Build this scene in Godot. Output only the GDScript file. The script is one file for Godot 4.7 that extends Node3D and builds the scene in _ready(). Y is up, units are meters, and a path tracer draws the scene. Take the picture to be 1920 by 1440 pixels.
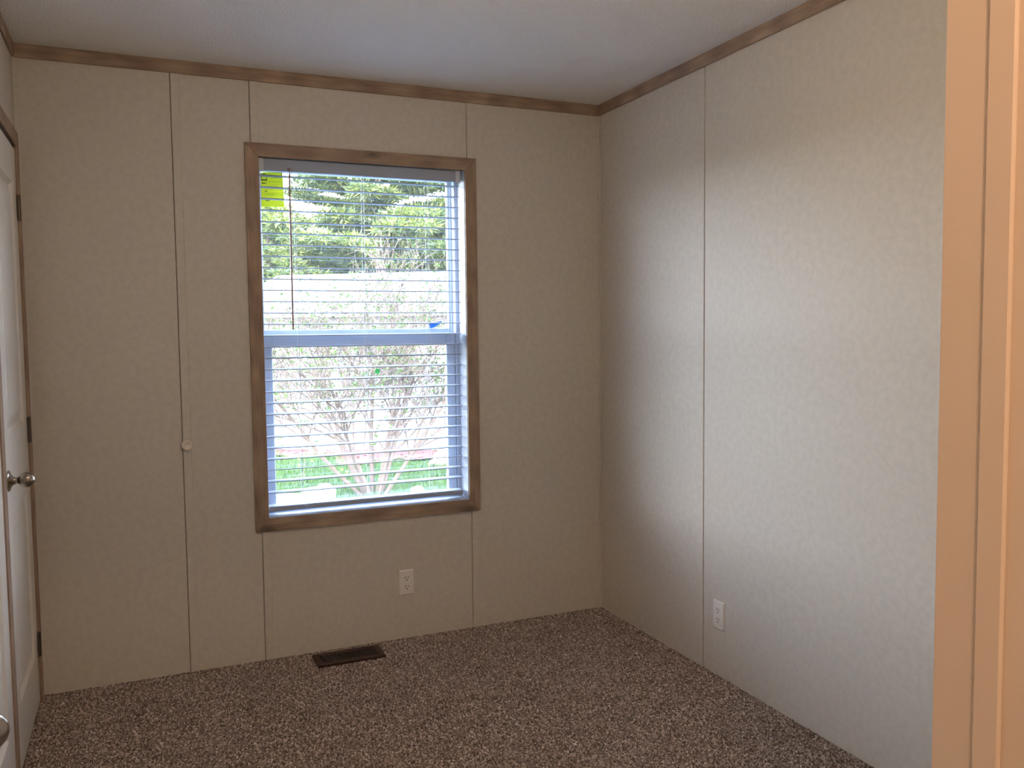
extends Node3D
# An empty bedroom of a manufactured home: panelled walls, carpet, one window with a blind,
# closet doors on the left, seen from the hall through the open doorway. Units are metres.
# Room: window wall at z = 0, right wall at x = 0, left wall at x = XL, floor y = 0.

const XL := -2.444        # left wall
const H := 2.44           # ceiling
const ZF := 3.225         # front wall, room side
const ZH := 3.335         # front wall, hall side
const ZE := 5.0           # end of the hall
const GY := -0.9          # ground outside
var rng := RandomNumberGenerator.new()
var M := {}
var la := 0               # axis along which the grain runs in uv()

func _ready() -> void:
	rng.seed = 7
	# ---- camera
	var cam := Camera3D.new()
	cam.name = "camera"
	add_child(cam)
	cam.position = Vector3(-2.0603, 1.3808, 3.6547)
	cam.rotation = Vector3(-0.0640, -0.4108, -0.0110)
	cam.fov = 48.227
	cam.near = 0.02
	cam.far = 300.0
	cam.current = true
	# ---- sky, exposure
	var env := Environment.new()
	var psm := ProceduralSkyMaterial.new()
	psm.sky_top_color = Color(0.74, 0.83, 0.96)
	psm.sky_horizon_color = Color(0.94, 0.96, 1.0)
	psm.sky_curve = 0.25
	psm.sky_energy_multiplier = 4.6
	psm.ground_bottom_color = Color(0.16, 0.20, 0.10)
	psm.ground_horizon_color = Color(0.35, 0.40, 0.30)
	psm.sun_angle_max = 10.0
	var sky := Sky.new()
	sky.sky_material = psm
	env.background_mode = Environment.BG_SKY
	env.sky = sky
	env.tonemap_mode = Environment.TONE_MAPPER_LINEAR
	env.tonemap_exposure = 1.0
	env.sdfgi_enabled = true
	env.ssao_enabled = true
	env.ssil_enabled = true
	var we := WorldEnvironment.new()
	we.name = "world_environment"
	we.environment = env
	add_child(we)
	# ---- sun: behind our own house, high, so that it lights the yard and never enters the window
	var sun := DirectionalLight3D.new()
	sun.name = "sun"
	sun.light_color = Color(1.0, 0.95, 0.86)
	sun.light_energy = 2.1
	sun.light_angular_distance = 0.6
	sun.shadow_enabled = true
	add_child(sun)
	sun.look_at_from_position(Vector3.ZERO, Vector3(0.42, -0.86, -0.62), Vector3.UP)
	# ---- build
	materials()
	room()
	ceiling_lamp("ceiling_light", Vector3(-1.35, H, 2.00), Color(1.0, 0.90, 0.79), 0.44, "round white glass ceiling light hung on a short stem in the bedroom", 0.9, 0.14)
	ceiling_lamp("hall_light", Vector3(-2.12, H, 4.05), Color(1.0, 0.81, 0.65), 1.1, "round white glass ceiling light in the hall outside the doorway", 0.9)
	window()
	blind()
	doors()
	small_things()
	carpet()
	yard()
	neighbour_house()
	trees()
	shrub()

# ------------------------------------------------------------------ helpers
func lin(r: float, g: float, b: float) -> Color:
	return Color(r, g, b)

func srgb8(r: float, g: float, b: float) -> Color:
	return Color(r / 255.0, g / 255.0, b / 255.0)

func mat(c: Color, rough := 0.7, metal := 0.0) -> StandardMaterial3D:
	var m := StandardMaterial3D.new()
	m.albedo_color = c
	m.roughness = rough
	m.metallic = metal
	return m

func vmat(rough := 0.8) -> StandardMaterial3D:
	var m := mat(Color.WHITE, rough)
	m.vertex_color_use_as_albedo = true
	return m

func newst() -> SurfaceTool:
	var st := SurfaceTool.new()
	st.begin(Mesh.PRIMITIVE_TRIANGLES)
	return st

func uv(p: Vector3, n: Vector3) -> Vector2:
	var a := n.abs()
	var k := 0 if (a.x >= a.y and a.x >= a.z) else (1 if a.y >= a.z else 2)
	var o := [0, 1, 2]
	o.erase(k)
	if la in o:
		var other: int = o[0] if o[1] == la else o[1]
		return Vector2(p[la], p[other] + 0.37 * p[k])
	return Vector2(p[o[0]], p[o[1]])

func tri(st: SurfaceTool, a: Vector3, b: Vector3, c: Vector3, out: Vector3) -> void:
	var n := (b - a).cross(c - a)
	if n.length_squared() < 1e-18:
		return
	n = n.normalized()
	var pts := [a, b, c]
	if n.dot(out) > 0.0:
		pts = [a, c, b]
	else:
		n = -n
	for p in pts:
		st.set_normal(n)
		st.set_uv(uv(p, n))
		st.add_vertex(p)

func quad(st: SurfaceTool, a: Vector3, b: Vector3, c: Vector3, d: Vector3, out: Vector3) -> void:
	tri(st, a, b, c, out)
	tri(st, a, c, d, out)

func box(st: SurfaceTool, lo: Vector3, hi: Vector3, ch := 0.0) -> void:
	# a box with chamfered edges
	var mid := (lo + hi) * 0.5
	var h := (hi - lo) * 0.5
	var c: float = minf(ch, minf(h.x, minf(h.y, h.z)) * 0.9)
	for k in 3:
		var i := (k + 1) % 3
		var j := (k + 2) % 3
		for s: float in [-1.0, 1.0]:
			var q := []
			for e in [[-1, -1], [1, -1], [1, 1], [-1, 1]]:
				var v := Vector3.ZERO
				v[k] = s * h[k]
				v[i] = e[0] * (h[i] - c)
				v[j] = e[1] * (h[j] - c)
				q.append(mid + v)
			var n := Vector3.ZERO
			n[k] = s
			quad(st, q[0], q[1], q[2], q[3], n)
	if c <= 0.0:
		return
	for k in 3:                       # edges along axis k
		var i := (k + 1) % 3
		var j := (k + 2) % 3
		for si: float in [-1.0, 1.0]:
			for sj: float in [-1.0, 1.0]:
				var q := []
				for e in [[-1, 0], [1, 0], [1, 1], [-1, 1]]:
					var v := Vector3.ZERO
					v[k] = e[0] * (h[k] - c)
					v[i] = si * (h[i] - (c if e[1] == 1 else 0.0))
					v[j] = sj * (h[j] - (c if e[1] == 0 else 0.0))
					q.append(mid + v)
				var n := Vector3.ZERO
				n[i] = si
				n[j] = sj
				quad(st, q[0], q[1], q[2], q[3], n)
	for sx: float in [-1.0, 1.0]:
		for sy: float in [-1.0, 1.0]:
			for sz: float in [-1.0, 1.0]:
				var a := mid + Vector3(sx * h.x, sy * (h.y - c), sz * (h.z - c))
				var b := mid + Vector3(sx * (h.x - c), sy * h.y, sz * (h.z - c))
				var d := mid + Vector3(sx * (h.x - c), sy * (h.y - c), sz * h.z)
				tri(st, a, b, d, Vector3(sx, sy, sz))

func extrude(st: SurfaceTool, poly: Array, dir: Vector3) -> void:
	# convex polygon swept along dir
	var mid := Vector3.ZERO
	for p in poly:
		mid += p
	mid /= poly.size()
	for i in range(1, poly.size() - 1):
		tri(st, poly[0], poly[i], poly[i + 1], -dir)
		tri(st, poly[0] + dir, poly[i] + dir, poly[i + 1] + dir, dir)
	for i in poly.size():
		var a: Vector3 = poly[i]
		var b: Vector3 = poly[(i + 1) % poly.size()]
		quad(st, a, b, b + dir, a + dir, (a + b) * 0.5 - mid)

func frame_of(axis: Vector3) -> Array:
	var u := axis.cross(Vector3.UP if absf(axis.normalized().y) < 0.9 else Vector3.RIGHT).normalized()
	return [u, axis.normalized().cross(u).normalized()]

func lathe(st: SurfaceTool, prof: Array, at: Vector3, axis: Vector3, segs := 20) -> void:
	# prof: Vector2(radius, distance along the axis)
	var f := frame_of(axis)
	var ax := axis.normalized()
	for i in prof.size() - 1:
		var p0: Vector2 = prof[i]
		var p1: Vector2 = prof[i + 1]
		var d := p1 - p0
		var nr := Vector2(d.y, -d.x).normalized()
		for s in segs:
			var t0 := TAU * s / segs
			var t1 := TAU * (s + 1) / segs
			var r0: Vector3 = f[0] * cos(t0) + f[1] * sin(t0)
			var r1: Vector3 = f[0] * cos(t1) + f[1] * sin(t1)
			var q := [at + r0 * p0.x + ax * p0.y, at + r1 * p0.x + ax * p0.y, at + r1 * p1.x + ax * p1.y, at + r0 * p1.x + ax * p1.y]
			var n0: Vector3 = (r0 * nr.x + ax * nr.y)
			var n1: Vector3 = (r1 * nr.x + ax * nr.y)
			smooth_quad(st, q, [n0, n1, n1, n0])

func smooth_quad(st: SurfaceTool, q: Array, n: Array) -> void:
	for t in [[0, 1, 2], [0, 2, 3]]:
		var a: Vector3 = q[t[0]]
		var b: Vector3 = q[t[1]]
		var c: Vector3 = q[t[2]]
		var g := (b - a).cross(c - a)
		if g.length_squared() < 1e-20:
			continue
		var o: Array = t if g.dot(n[t[0]] + n[t[1]] + n[t[2]]) < 0.0 else [t[0], t[2], t[1]]
		for k in o:
			st.set_normal(n[k])
			st.set_uv(Vector2(q[k].x + q[k].z, q[k].y))
			st.add_vertex(q[k])

func tube(st: SurfaceTool, pts: Array, rad: Array, segs := 6, caps := true) -> void:
	var rings := []
	var norms := []
	for i in pts.size():
		var d: Vector3 = (pts[mini(i + 1, pts.size() - 1)] - pts[maxi(i - 1, 0)])
		var f := frame_of(d)
		var ring := []
		var nn := []
		for s in segs:
			var t := TAU * s / segs
			var r: Vector3 = f[0] * cos(t) + f[1] * sin(t)
			ring.append(pts[i] + r * rad[i])
			nn.append(r)
		rings.append(ring)
		norms.append(nn)
	for i in pts.size() - 1:
		for s in segs:
			var s1 := (s + 1) % segs
			smooth_quad(st, [rings[i][s], rings[i][s1], rings[i + 1][s1], rings[i + 1][s]], [norms[i][s], norms[i][s1], norms[i + 1][s1], norms[i + 1][s]])
	if caps:
		for e in [0, pts.size() - 1]:
			var out: Vector3 = pts[e] - pts[1 if e == 0 else e - 1]
			for s in segs:
				tri(st, pts[e], rings[e][s], rings[e][(s + 1) % segs], out)

func obj(called: String, st: SurfaceTool, m: Material, parent: Node = self) -> MeshInstance3D:
	var o := MeshInstance3D.new()
	o.name = called
	o.mesh = st.commit()
	o.material_override = m
	parent.add_child(o, true)
	return o

func inst(called: String, mesh: Mesh, m: Material, parent: Node, at := Vector3.ZERO) -> MeshInstance3D:
	var o := MeshInstance3D.new()
	o.name = called
	o.mesh = mesh
	o.material_override = m
	parent.add_child(o, true)
	o.position = at
	return o

func base(called: String, at := Vector3.ZERO) -> Node3D:
	var o := Node3D.new()
	o.name = called
	add_child(o, true)
	o.position = at
	return o

func tag(o: Node, label: String, category: String, group := "", kind := "") -> void:
	o.set_meta("label", label)
	o.set_meta("category", category)
	if group:
		o.set_meta("group", group)
	if kind:
		o.set_meta("kind", kind)

func part_box(called: String, lo: Vector3, hi: Vector3, m: Material, parent: Node, ch := 0.0) -> MeshInstance3D:
	var st := newst()
	box(st, lo, hi, ch)
	return obj(called, st, m, parent)

# ------------------------------------------------------------------ materials
func noise_image(w: int, h: int, f: float, sx: float, sy: float, octaves: int, sd: int) -> PackedFloat32Array:
	# seamless noise, -1..1; f cycles across the image, stretched by sx, sy
	var n := FastNoiseLite.new()
	n.seed = sd
	n.noise_type = FastNoiseLite.TYPE_SIMPLEX_SMOOTH
	n.frequency = f / 256.0
	n.fractal_octaves = octaves
	var iw := maxi(16, int(256 * sx))
	var ih := maxi(16, int(256 * sy))
	var img := n.get_seamless_image(iw, ih, false, false, 0.2, true)
	img.resize(w, h, Image.INTERPOLATE_CUBIC)
	var out := PackedFloat32Array()
	out.resize(w * h)
	for y in h:
		for x in w:
			out[y * w + x] = img.get_pixel(x, y).r * 2.0 - 1.0
	return out

func tex(img: Image) -> ImageTexture:
	img.generate_mipmaps()
	return ImageTexture.create_from_image(img)

func mottle(c: Color, amp: float, w: int, f1: float, f2: float, sd: int, sx := 1.0, sy := 1.0) -> ImageTexture:
	var a := noise_image(w, w, f1, sx, sy, 4, sd)
	var b := noise_image(w, w, f2, sx, sy, 2, sd + 5)
	var img := Image.create(w, w, false, Image.FORMAT_RGB8)
	for y in w:
		for x in w:
			var k := 1.0 + amp * (a[y * w + x] * 0.9 + b[y * w + x] * 0.8)
			img.set_pixel(x, y, Color(c.r * k, c.g * k, c.b * k))
	return tex(img)

func materials() -> void:
	# vinyl-faced wall panel: fine fibrous mottling
	var wall := mat(Color.WHITE, 0.55)
	wall.albedo_texture = mottle(srgb8(204, 197, 185), 0.03, 512, 9.0, 70.0, 11, 2.0, 2.0)
	wall.uv1_triplanar = true
	wall.uv1_world_triplanar = true
	wall.uv1_scale = Vector3(1.6, 1.6, 1.6)
	wall.metallic_specular = 0.35
	M.wall = wall
	M.core = mat(srgb8(74, 48, 38), 0.9)
	# ceiling: sprayed stipple
	var ceil := mat(srgb8(243, 240, 234), 0.9)
	var hm := Image.create(512, 512, false, Image.FORMAT_L8)
	var h1 := noise_image(512, 512, 40.0, 2.0, 2.0, 3, 21)
	for y in 512:
		for x in 512:
			var v := clampf(0.5 + h1[y * 512 + x] * 0.9, 0.0, 1.0)
			hm.set_pixel(x, y, Color(v, v, v))
	ceil.heightmap_enabled = true
	ceil.heightmap_texture = tex(hm)
	ceil.heightmap_scale = 0.25
	ceil.uv1_triplanar = true
	ceil.uv1_world_triplanar = true
	ceil.uv1_scale = Vector3(1.3, 1.3, 1.3)
	M.ceil = ceil
	# taupe wood-look trim, grain along u
	var img := Image.create(512, 256, false, Image.FORMAT_RGB8)
	var g1 := noise_image(512, 256, 5.0, 0.5, 3.0, 3, 31)
	var g2 := noise_image(512, 256, 4.0, 1.0, 1.0, 2, 32)
	var g3 := noise_image(512, 256, 18.0, 0.5, 4.0, 2, 33)
	var wc := srgb8(154, 131, 111)
	for y in 256:
		for x in 512:
			var i := y * 512 + x
			var k := 1.0 + 0.09 * g1[i] + 0.13 * g2[i] + 0.05 * g3[i]
			for kn in [[120.0, 60.0], [390.0, 190.0]]:
				var dx: float = (x - kn[0]) / 26.0
				var dy: float = (y - kn[1]) / 13.0
				var d := dx * dx + dy * dy
				if d < 9.0:
					k *= 1.0 - 0.30 * exp(-d * 1.6) - 0.07 * exp(-d * 0.4) * (0.5 + 0.5 * sin(sqrt(d) * 11.0))
			img.set_pixel(x, y, Color(wc.r * k, wc.g * k * (1.0 + 0.02 * g2[i]), wc.b * k))
	var wood := mat(Color.WHITE, 0.6)
	wood.albedo_texture = tex(img)
	wood.uv1_scale = Vector3(1.0 / 0.9, 1.0 / 0.45, 1.0)
	wood.metallic_specular = 0.35
	M.wood = wood
	M.white = mat(srgb8(232, 231, 228), 0.45)
	M.vinyl = mat(srgb8(204, 211, 220), 0.6)
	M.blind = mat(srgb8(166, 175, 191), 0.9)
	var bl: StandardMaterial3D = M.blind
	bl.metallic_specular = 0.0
	M.door = mat(srgb8(222, 217, 208), 0.42)
	M.jamb = mat(srgb8(220, 207, 194), 0.5)
	M.plate = mat(srgb8(230, 226, 220), 0.3)
	M.slot = mat(srgb8(28, 24, 22), 0.8)
	M.nickel = mat(srgb8(168, 158, 146), 0.24, 1.0)
	M.hinge = mat(srgb8(96, 86, 76), 0.4, 0.9)
	M.register = mat(srgb8(60, 39, 30), 0.5, 0.2)
	M.dark = mat(srgb8(16, 14, 13), 0.9)
	M.cord = mat(srgb8(236, 238, 240), 0.6)
	var wand := mat(srgb8(150, 128, 126), 0.2)
	M.wand = wand
	var glass := mat(Color(0.93, 0.98, 0.97, 0.04), 0.0)
	glass.transparency = BaseMaterial3D.TRANSPARENCY_ALPHA
	M.glass = glass
	M.leafy = vmat(0.6)
	var lf: StandardMaterial3D = M.leafy
	lf.backlight_enabled = true
	lf.backlight = Color(0.5, 0.6, 0.3)
	M.vc = vmat(0.85)

# ------------------------------------------------------------------ the room
func struct(o: Node, label: String, category: String) -> void:
	tag(o, label, category, "", "structure")

func room() -> void:
	var T := 0.009            # panel thickness; the core lies behind it
	# --- floor slab, ceiling
	var fl := base("floor")
	struct(fl, "brown speckled cut-pile carpet floor of the bedroom", "floor")
	part_box("subfloor", Vector3(XL - 0.12, -0.25, -0.15), Vector3(0.12, -0.012, ZE + 0.1), mat(srgb8(70, 56, 46), 0.95), fl)
	var ce := base("ceiling")
	struct(ce, "white stippled ceiling above the brown crown trim", "ceiling")
	part_box("ceiling_board", Vector3(XL - 0.3, H, -0.32), Vector3(0.3, H + 0.2, ZE + 0.3), M.ceil, ce)
	# --- window wall
	var ox0 := -1.60
	var ox1 := -0.69
	var oy0 := 0.600
	var oy1 := 2.097
	var wb := base("wall_back")
	struct(wb, "window wall of beige mottled vinyl panels with narrow battens", "wall")
	var st := newst()
	var zo := -0.155
	for r in [[XL - 0.12, ox0, GY, H], [ox1, 0.12, GY, H], [ox0, ox1, GY, oy0], [ox0, ox1, oy1, H]]:
		box(st, Vector3(r[0], r[2], zo), Vector3(r[1], r[3], -T))
	obj("wall_core", st, M.core, wb)
	var g := 0.0009
	var seams := [-1.909, -1.612, -0.678]
	for r in [[XL, seams[0] - g, 0, H], [seams[0] + g, seams[1] - g, 0, H], [seams[2] + g, 0.0, 0, H], [seams[1] + g, seams[2] - g, 0, oy0], [seams[1] + g, seams[2] - g, oy1, H]]:
		part_box("wall_panel", Vector3(r[0], r[2], -T), Vector3(r[1], r[3], 0.0), M.wall, wb, 0.001)
	for s: float in seams:
		for r in [[0.0, H]] if s == seams[0] else [[0.0, 0.553], [2.143, H]]:
			part_box("batten", Vector3(s + 0.002, r[0], -0.001), Vector3(s + 0.034, r[1], 0.0035), M.wall, wb, 0.002)
	part_box("corner_batten", Vector3(-0.014, 0, 0), Vector3(0, H, 0.004), M.wall, wb, 0.0015)
	part_box("corner_batten", Vector3(XL, 0, 0), Vector3(XL + 0.014, H, 0.004), M.wall, wb, 0.0015)
	# --- right wall
	var wr := base("wall_right")
	struct(wr, "right wall of beige mottled panels with one dark open seam", "wall")
	part_box("wall_core", Vector3(T + 0.004, GY, -0.15), Vector3(0.12, H, ZE + 0.1), M.core, wr)
	for r in [[0.0, 0.8335], [0.8395, 2.056], [2.059, 3.225], [ZH, ZE]]:
		part_box("wall_panel", Vector3(0, 0, r[0]), Vector3(T + 0.004, H, r[1]), M.wall, wr, 0.001)
	part_box("corner_batten", Vector3(-0.004, 0, 0), Vector3(0, H, 0.016), M.wall, wr, 0.0015)
	# --- left wall with the closet opening
	var wl := base("wall_left")
	struct(wl, "left wall of beige mottled panels around the closet doors", "wall")
	part_box("wall_core", Vector3(XL - 0.12, GY, -0.15), Vector3(XL - 0.045, H, ZE + 0.1), M.core, wl)
	for r in [[0.0, 0.06, 0.0, H], [0.062, 1.395, 2.062, H], [1.397, ZF, 0.0, H], [ZH, ZE, 0.0, H]]:
		part_box("wall_panel", Vector3(XL - T, r[2], r[0]), Vector3(XL, r[3], r[1]), M.wall, wl, 0.001)
	part_box("corner_batten", Vector3(XL, 0, 0), Vector3(XL + 0.004, H, 0.016), M.wall, wl, 0.0015)
	# --- front wall with the doorway, hall end
	var dl := -2.335
	var dr := -1.540
	var wf := base("wall_front")
	struct(wf, "wall of beige panels with the doorway to the hall", "wall")
	st = newst()
	for r in [[XL, dl, 0.0, H], [dr - 0.001, 0.0, 0.0, H], [dl, dr, 2.05, H]]:
		box(st, Vector3(r[0], r[2], ZF), Vector3(r[1], r[3], ZH), 0.002)
	obj("wall_panel", st, M.wall, wf)
	var we := base("wall_hall")
	struct(we, "beige end wall of the hall outside the bedroom", "wall")
	part_box("wall_panel", Vector3(XL, GY, ZE), Vector3(0, H, ZE + 0.1), M.wall, we)
	# --- doorway jambs with stops
	var tj := base("trim_doorway")
	struct(tj, "off white door jamb with stop lit orange by the hall light", "door jamb")
	part_box("jamb", Vector3(dr - 0.012, 0, ZF + 0.0035), Vector3(dr, 2.05, ZH + 0.002), M.jamb, tj, 0.001)
	part_box("stop", Vector3(dr - 0.016, 0, ZF + 0.038), Vector3(dr - 0.012, 2.05, ZF + 0.058), M.jamb, tj, 0.0015)
	part_box("jamb", Vector3(dl, 0, ZF - 0.002), Vector3(dl + 0.012, 2.05, ZH + 0.002), M.jamb, tj, 0.001)
	part_box("stop", Vector3(dl + 0.012, 0, ZF + 0.038), Vector3(dl + 0.022, 2.05, ZF + 0.068), M.jamb, tj, 0.0015)
	part_box("jamb", Vector3(dl + 0.012, 2.038, ZF - 0.002), Vector3(dr - 0.012, 2.05, ZH + 0.002), M.jamb, tj, 0.001)
	# --- crown boards, 50 mm
	var cy := 2.390
	la = 0
	var t1 := part_box("trim_1", Vector3(XL, cy, 0.0), Vector3(0, H, 0.010), M.wood, self, 0.0015)
	struct(t1, "brown wood crown strip above the window", "trim")
	la = 2
	var t2 := part_box("trim_2", Vector3(-0.010, cy, 0.010), Vector3(0, H, ZF), M.wood, self, 0.0015)
	struct(t2, "brown wood crown strip along the top of the right wall", "trim")
	var t3 := part_box("trim_3", Vector3(XL, cy, 0.010), Vector3(XL + 0.010, H, ZF), M.wood, self, 0.0015)
	struct(t3, "brown wood crown strip above the closet doors", "trim")
	la = 0
	var t4 := part_box("trim_4", Vector3(XL + 0.010, cy, ZF - 0.010), Vector3(-0.010, H, ZF), M.wood, self, 0.0015)
	struct(t4, "brown wood crown strip above the doorway", "trim")
	# --- window casing: four mitred boards
	var tc := base("trim_window")
	struct(tc, "brown wood casing with mitred corners around the window", "window trim")
	var a := Vector2(-1.637, 0.550)
	var b := Vector2(-0.638, 2.145)
	var w := 0.0535
	var gap := 0.0006
	var zc := 0.0
	var dz := Vector3(0, 0, 0.013)
	var P := func(x: float, y: float) -> Vector3: return Vector3(x, y, zc)
	for k in 4:
		st = newst()
		var poly := []
		match k:
			0:
				la = 0
				poly = [P.call(a.x + gap, b.y), P.call(b.x - gap, b.y), P.call(b.x - w - gap, b.y - w), P.call(a.x + w + gap, b.y - w)]
			1:
				la = 0
				poly = [P.call(a.x + gap, a.y), P.call(b.x - gap, a.y), P.call(b.x - w - gap, a.y + w), P.call(a.x + w + gap, a.y + w)]
			2:
				la = 1
				poly = [P.call(a.x, a.y + gap), P.call(a.x, b.y - gap), P.call(a.x + w, b.y - w - gap), P.call(a.x + w, a.y + w + gap)]
			3:
				la = 1
				poly = [P.call(b.x, a.y + gap), P.call(b.x, b.y - gap), P.call(b.x - w, b.y - w - gap), P.call(b.x - w, a.y + w + gap)]
		extrude(st, poly, dz)
		obj("casing_board", st, M.wood, tc)
	# --- closet casing
	var td := base("trim_closet")
	struct(td, "brown wood casing around the white closet doors", "door trim")
	la = 1
	part_box("casing_board", Vector3(XL, 0, 0.018), Vector3(XL + 0.011, 2.058, 0.070), M.wood, td, 0.0015)
	part_box("casing_board", Vector3(XL - 0.03, 0, 0.692), Vector3(XL + 0.008, 2.058, 0.752), M.wood, td, 0.0015)
	part_box("casing_board", Vector3(XL, 0, 1.372), Vector3(XL + 0.011, 2.058, 1.426), M.wood, td, 0.0015)
	la = 2
	part_box("casing_board", Vector3(XL, 2.058, 0.018), Vector3(XL + 0.011, 2.112, 1.426), M.wood, td, 0.0015)

func ceiling_lamp(called: String, at: Vector3, c: Color, energy: float, label: String, glow: float, drop := 0.0) -> void:
	var n := base(called, at)
	tag(n, label, "ceiling light")
	var st := newst()
	lathe(st, [Vector2(0.0, 0.0), Vector2(0.15, 0.0), Vector2(0.155, -0.012), Vector2(0.15, -0.02), Vector2(0.0, -0.02)], Vector3.ZERO, Vector3.UP, 32)
	lathe(st, [Vector2(0.012, -0.02), Vector2(0.012, -drop - 0.02)], Vector3.ZERO, Vector3.UP, 12)
	obj("base", st, M.nickel, n)
	st = newst()
	var pr := []
	for i in 9:
		var t := PI * 0.5 * i / 8.0
		pr.append(Vector2(0.14 * cos(t), -drop - 0.02 - 0.075 * sin(t)))
	pr.push_front(Vector2(0.0, -drop - 0.02))
	lathe(st, pr, Vector3.ZERO, Vector3.UP, 32)
	var m := mat(srgb8(240, 236, 228), 0.4)
	m.emission_enabled = true
	m.emission = c
	m.emission_energy_multiplier = glow
	obj("lamp_shade", st, m, n)
	var l := OmniLight3D.new()
	l.name = called + "_source"
	l.light_color = c
	l.light_energy = energy
	l.light_size = 0.05
	l.omni_range = 12.0
	l.omni_attenuation = 2.0
	l.shadow_enabled = true
	n.add_child(l)
	l.position = Vector3(0, -drop - 0.062, 0)

# ------------------------------------------------------------------ window
func ring(st: SurfaceTool, x0: float, x1: float, y0: float, y1: float, l: float, r: float, b: float, t: float, z0: float, z1: float, ch := 0.002) -> void:
	box(st, Vector3(x0, y0, z0), Vector3(x0 + l, y1, z1), ch)
	box(st, Vector3(x1 - r, y0, z0), Vector3(x1, y1, z1), ch)
	box(st, Vector3(x0 + l, y0, z0), Vector3(x1 - r, y0 + b, z1), ch)
	box(st, Vector3(x0 + l, y1 - t, z0), Vector3(x1 - r, y1, z1), ch)

func window() -> void:
	var w := base("window_1")
	struct(w, "white vinyl single hung window behind the blind", "window")
	var x0 := -1.60
	var x1 := -0.69
	var y0 := 0.600
	var y1 := 2.097
	# white lining of the opening
	var st := newst()
	ring(st, x0, x1, y0, y1, 0.004, 0.004, 0.006, 0.004, -0.086, 0.004, 0.001)
	obj("reveal", st, mat(srgb8(190, 195, 202), 0.5), w)
	# main frame with its track ribs
	st = newst()
	ring(st, x0, x1, y0, y1, 0.022, 0.022, 0.022, 0.022, -0.155, -0.086, 0.003)
	ring(st, x0 + 0.02, x1 - 0.02, y0 + 0.02, y1 - 0.02, 0.012, 0.012, 0.006, 0.012, -0.122, -0.117, 0.001)
	obj("frame", st, M.vinyl, w)
	# upper sash
	var us := Node3D.new()
	us.name = "upper_sash"
	w.add_child(us)
	st = newst()
	ring(st, x0 + 0.024, x1 - 0.024, 1.352, y1 - 0.024, 0.017, 0.017, 0.036, 0.017, -0.148, -0.124, 0.003)
	obj("sash_frame", st, M.vinyl, us)
	part_box("pane", Vector3(x0 + 0.038, 1.384, -0.138), Vector3(x1 - 0.038, y1 - 0.038, -0.134), M.glass, us)
	# lower sash, in front
	var ls := Node3D.new()
	ls.name = "lower_sash"
	w.add_child(ls)
	st = newst()
	ring(st, x0 + 0.024, x1 - 0.024, y0 + 0.004, 1.368, 0.040, 0.043, 0.030, 0.056, -0.114, -0.090, 0.003)
	box(st, Vector3(x0 + 0.03, 1.36, -0.092), Vector3(x1 - 0.03, 1.367, -0.084), 0.002)
	obj("sash_frame", st, M.vinyl, ls)
	part_box("pane", Vector3(x0 + 0.060, y0 + 0.03, -0.104), Vector3(x1 - 0.063, 1.316, -0.100), M.glass, ls)

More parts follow.
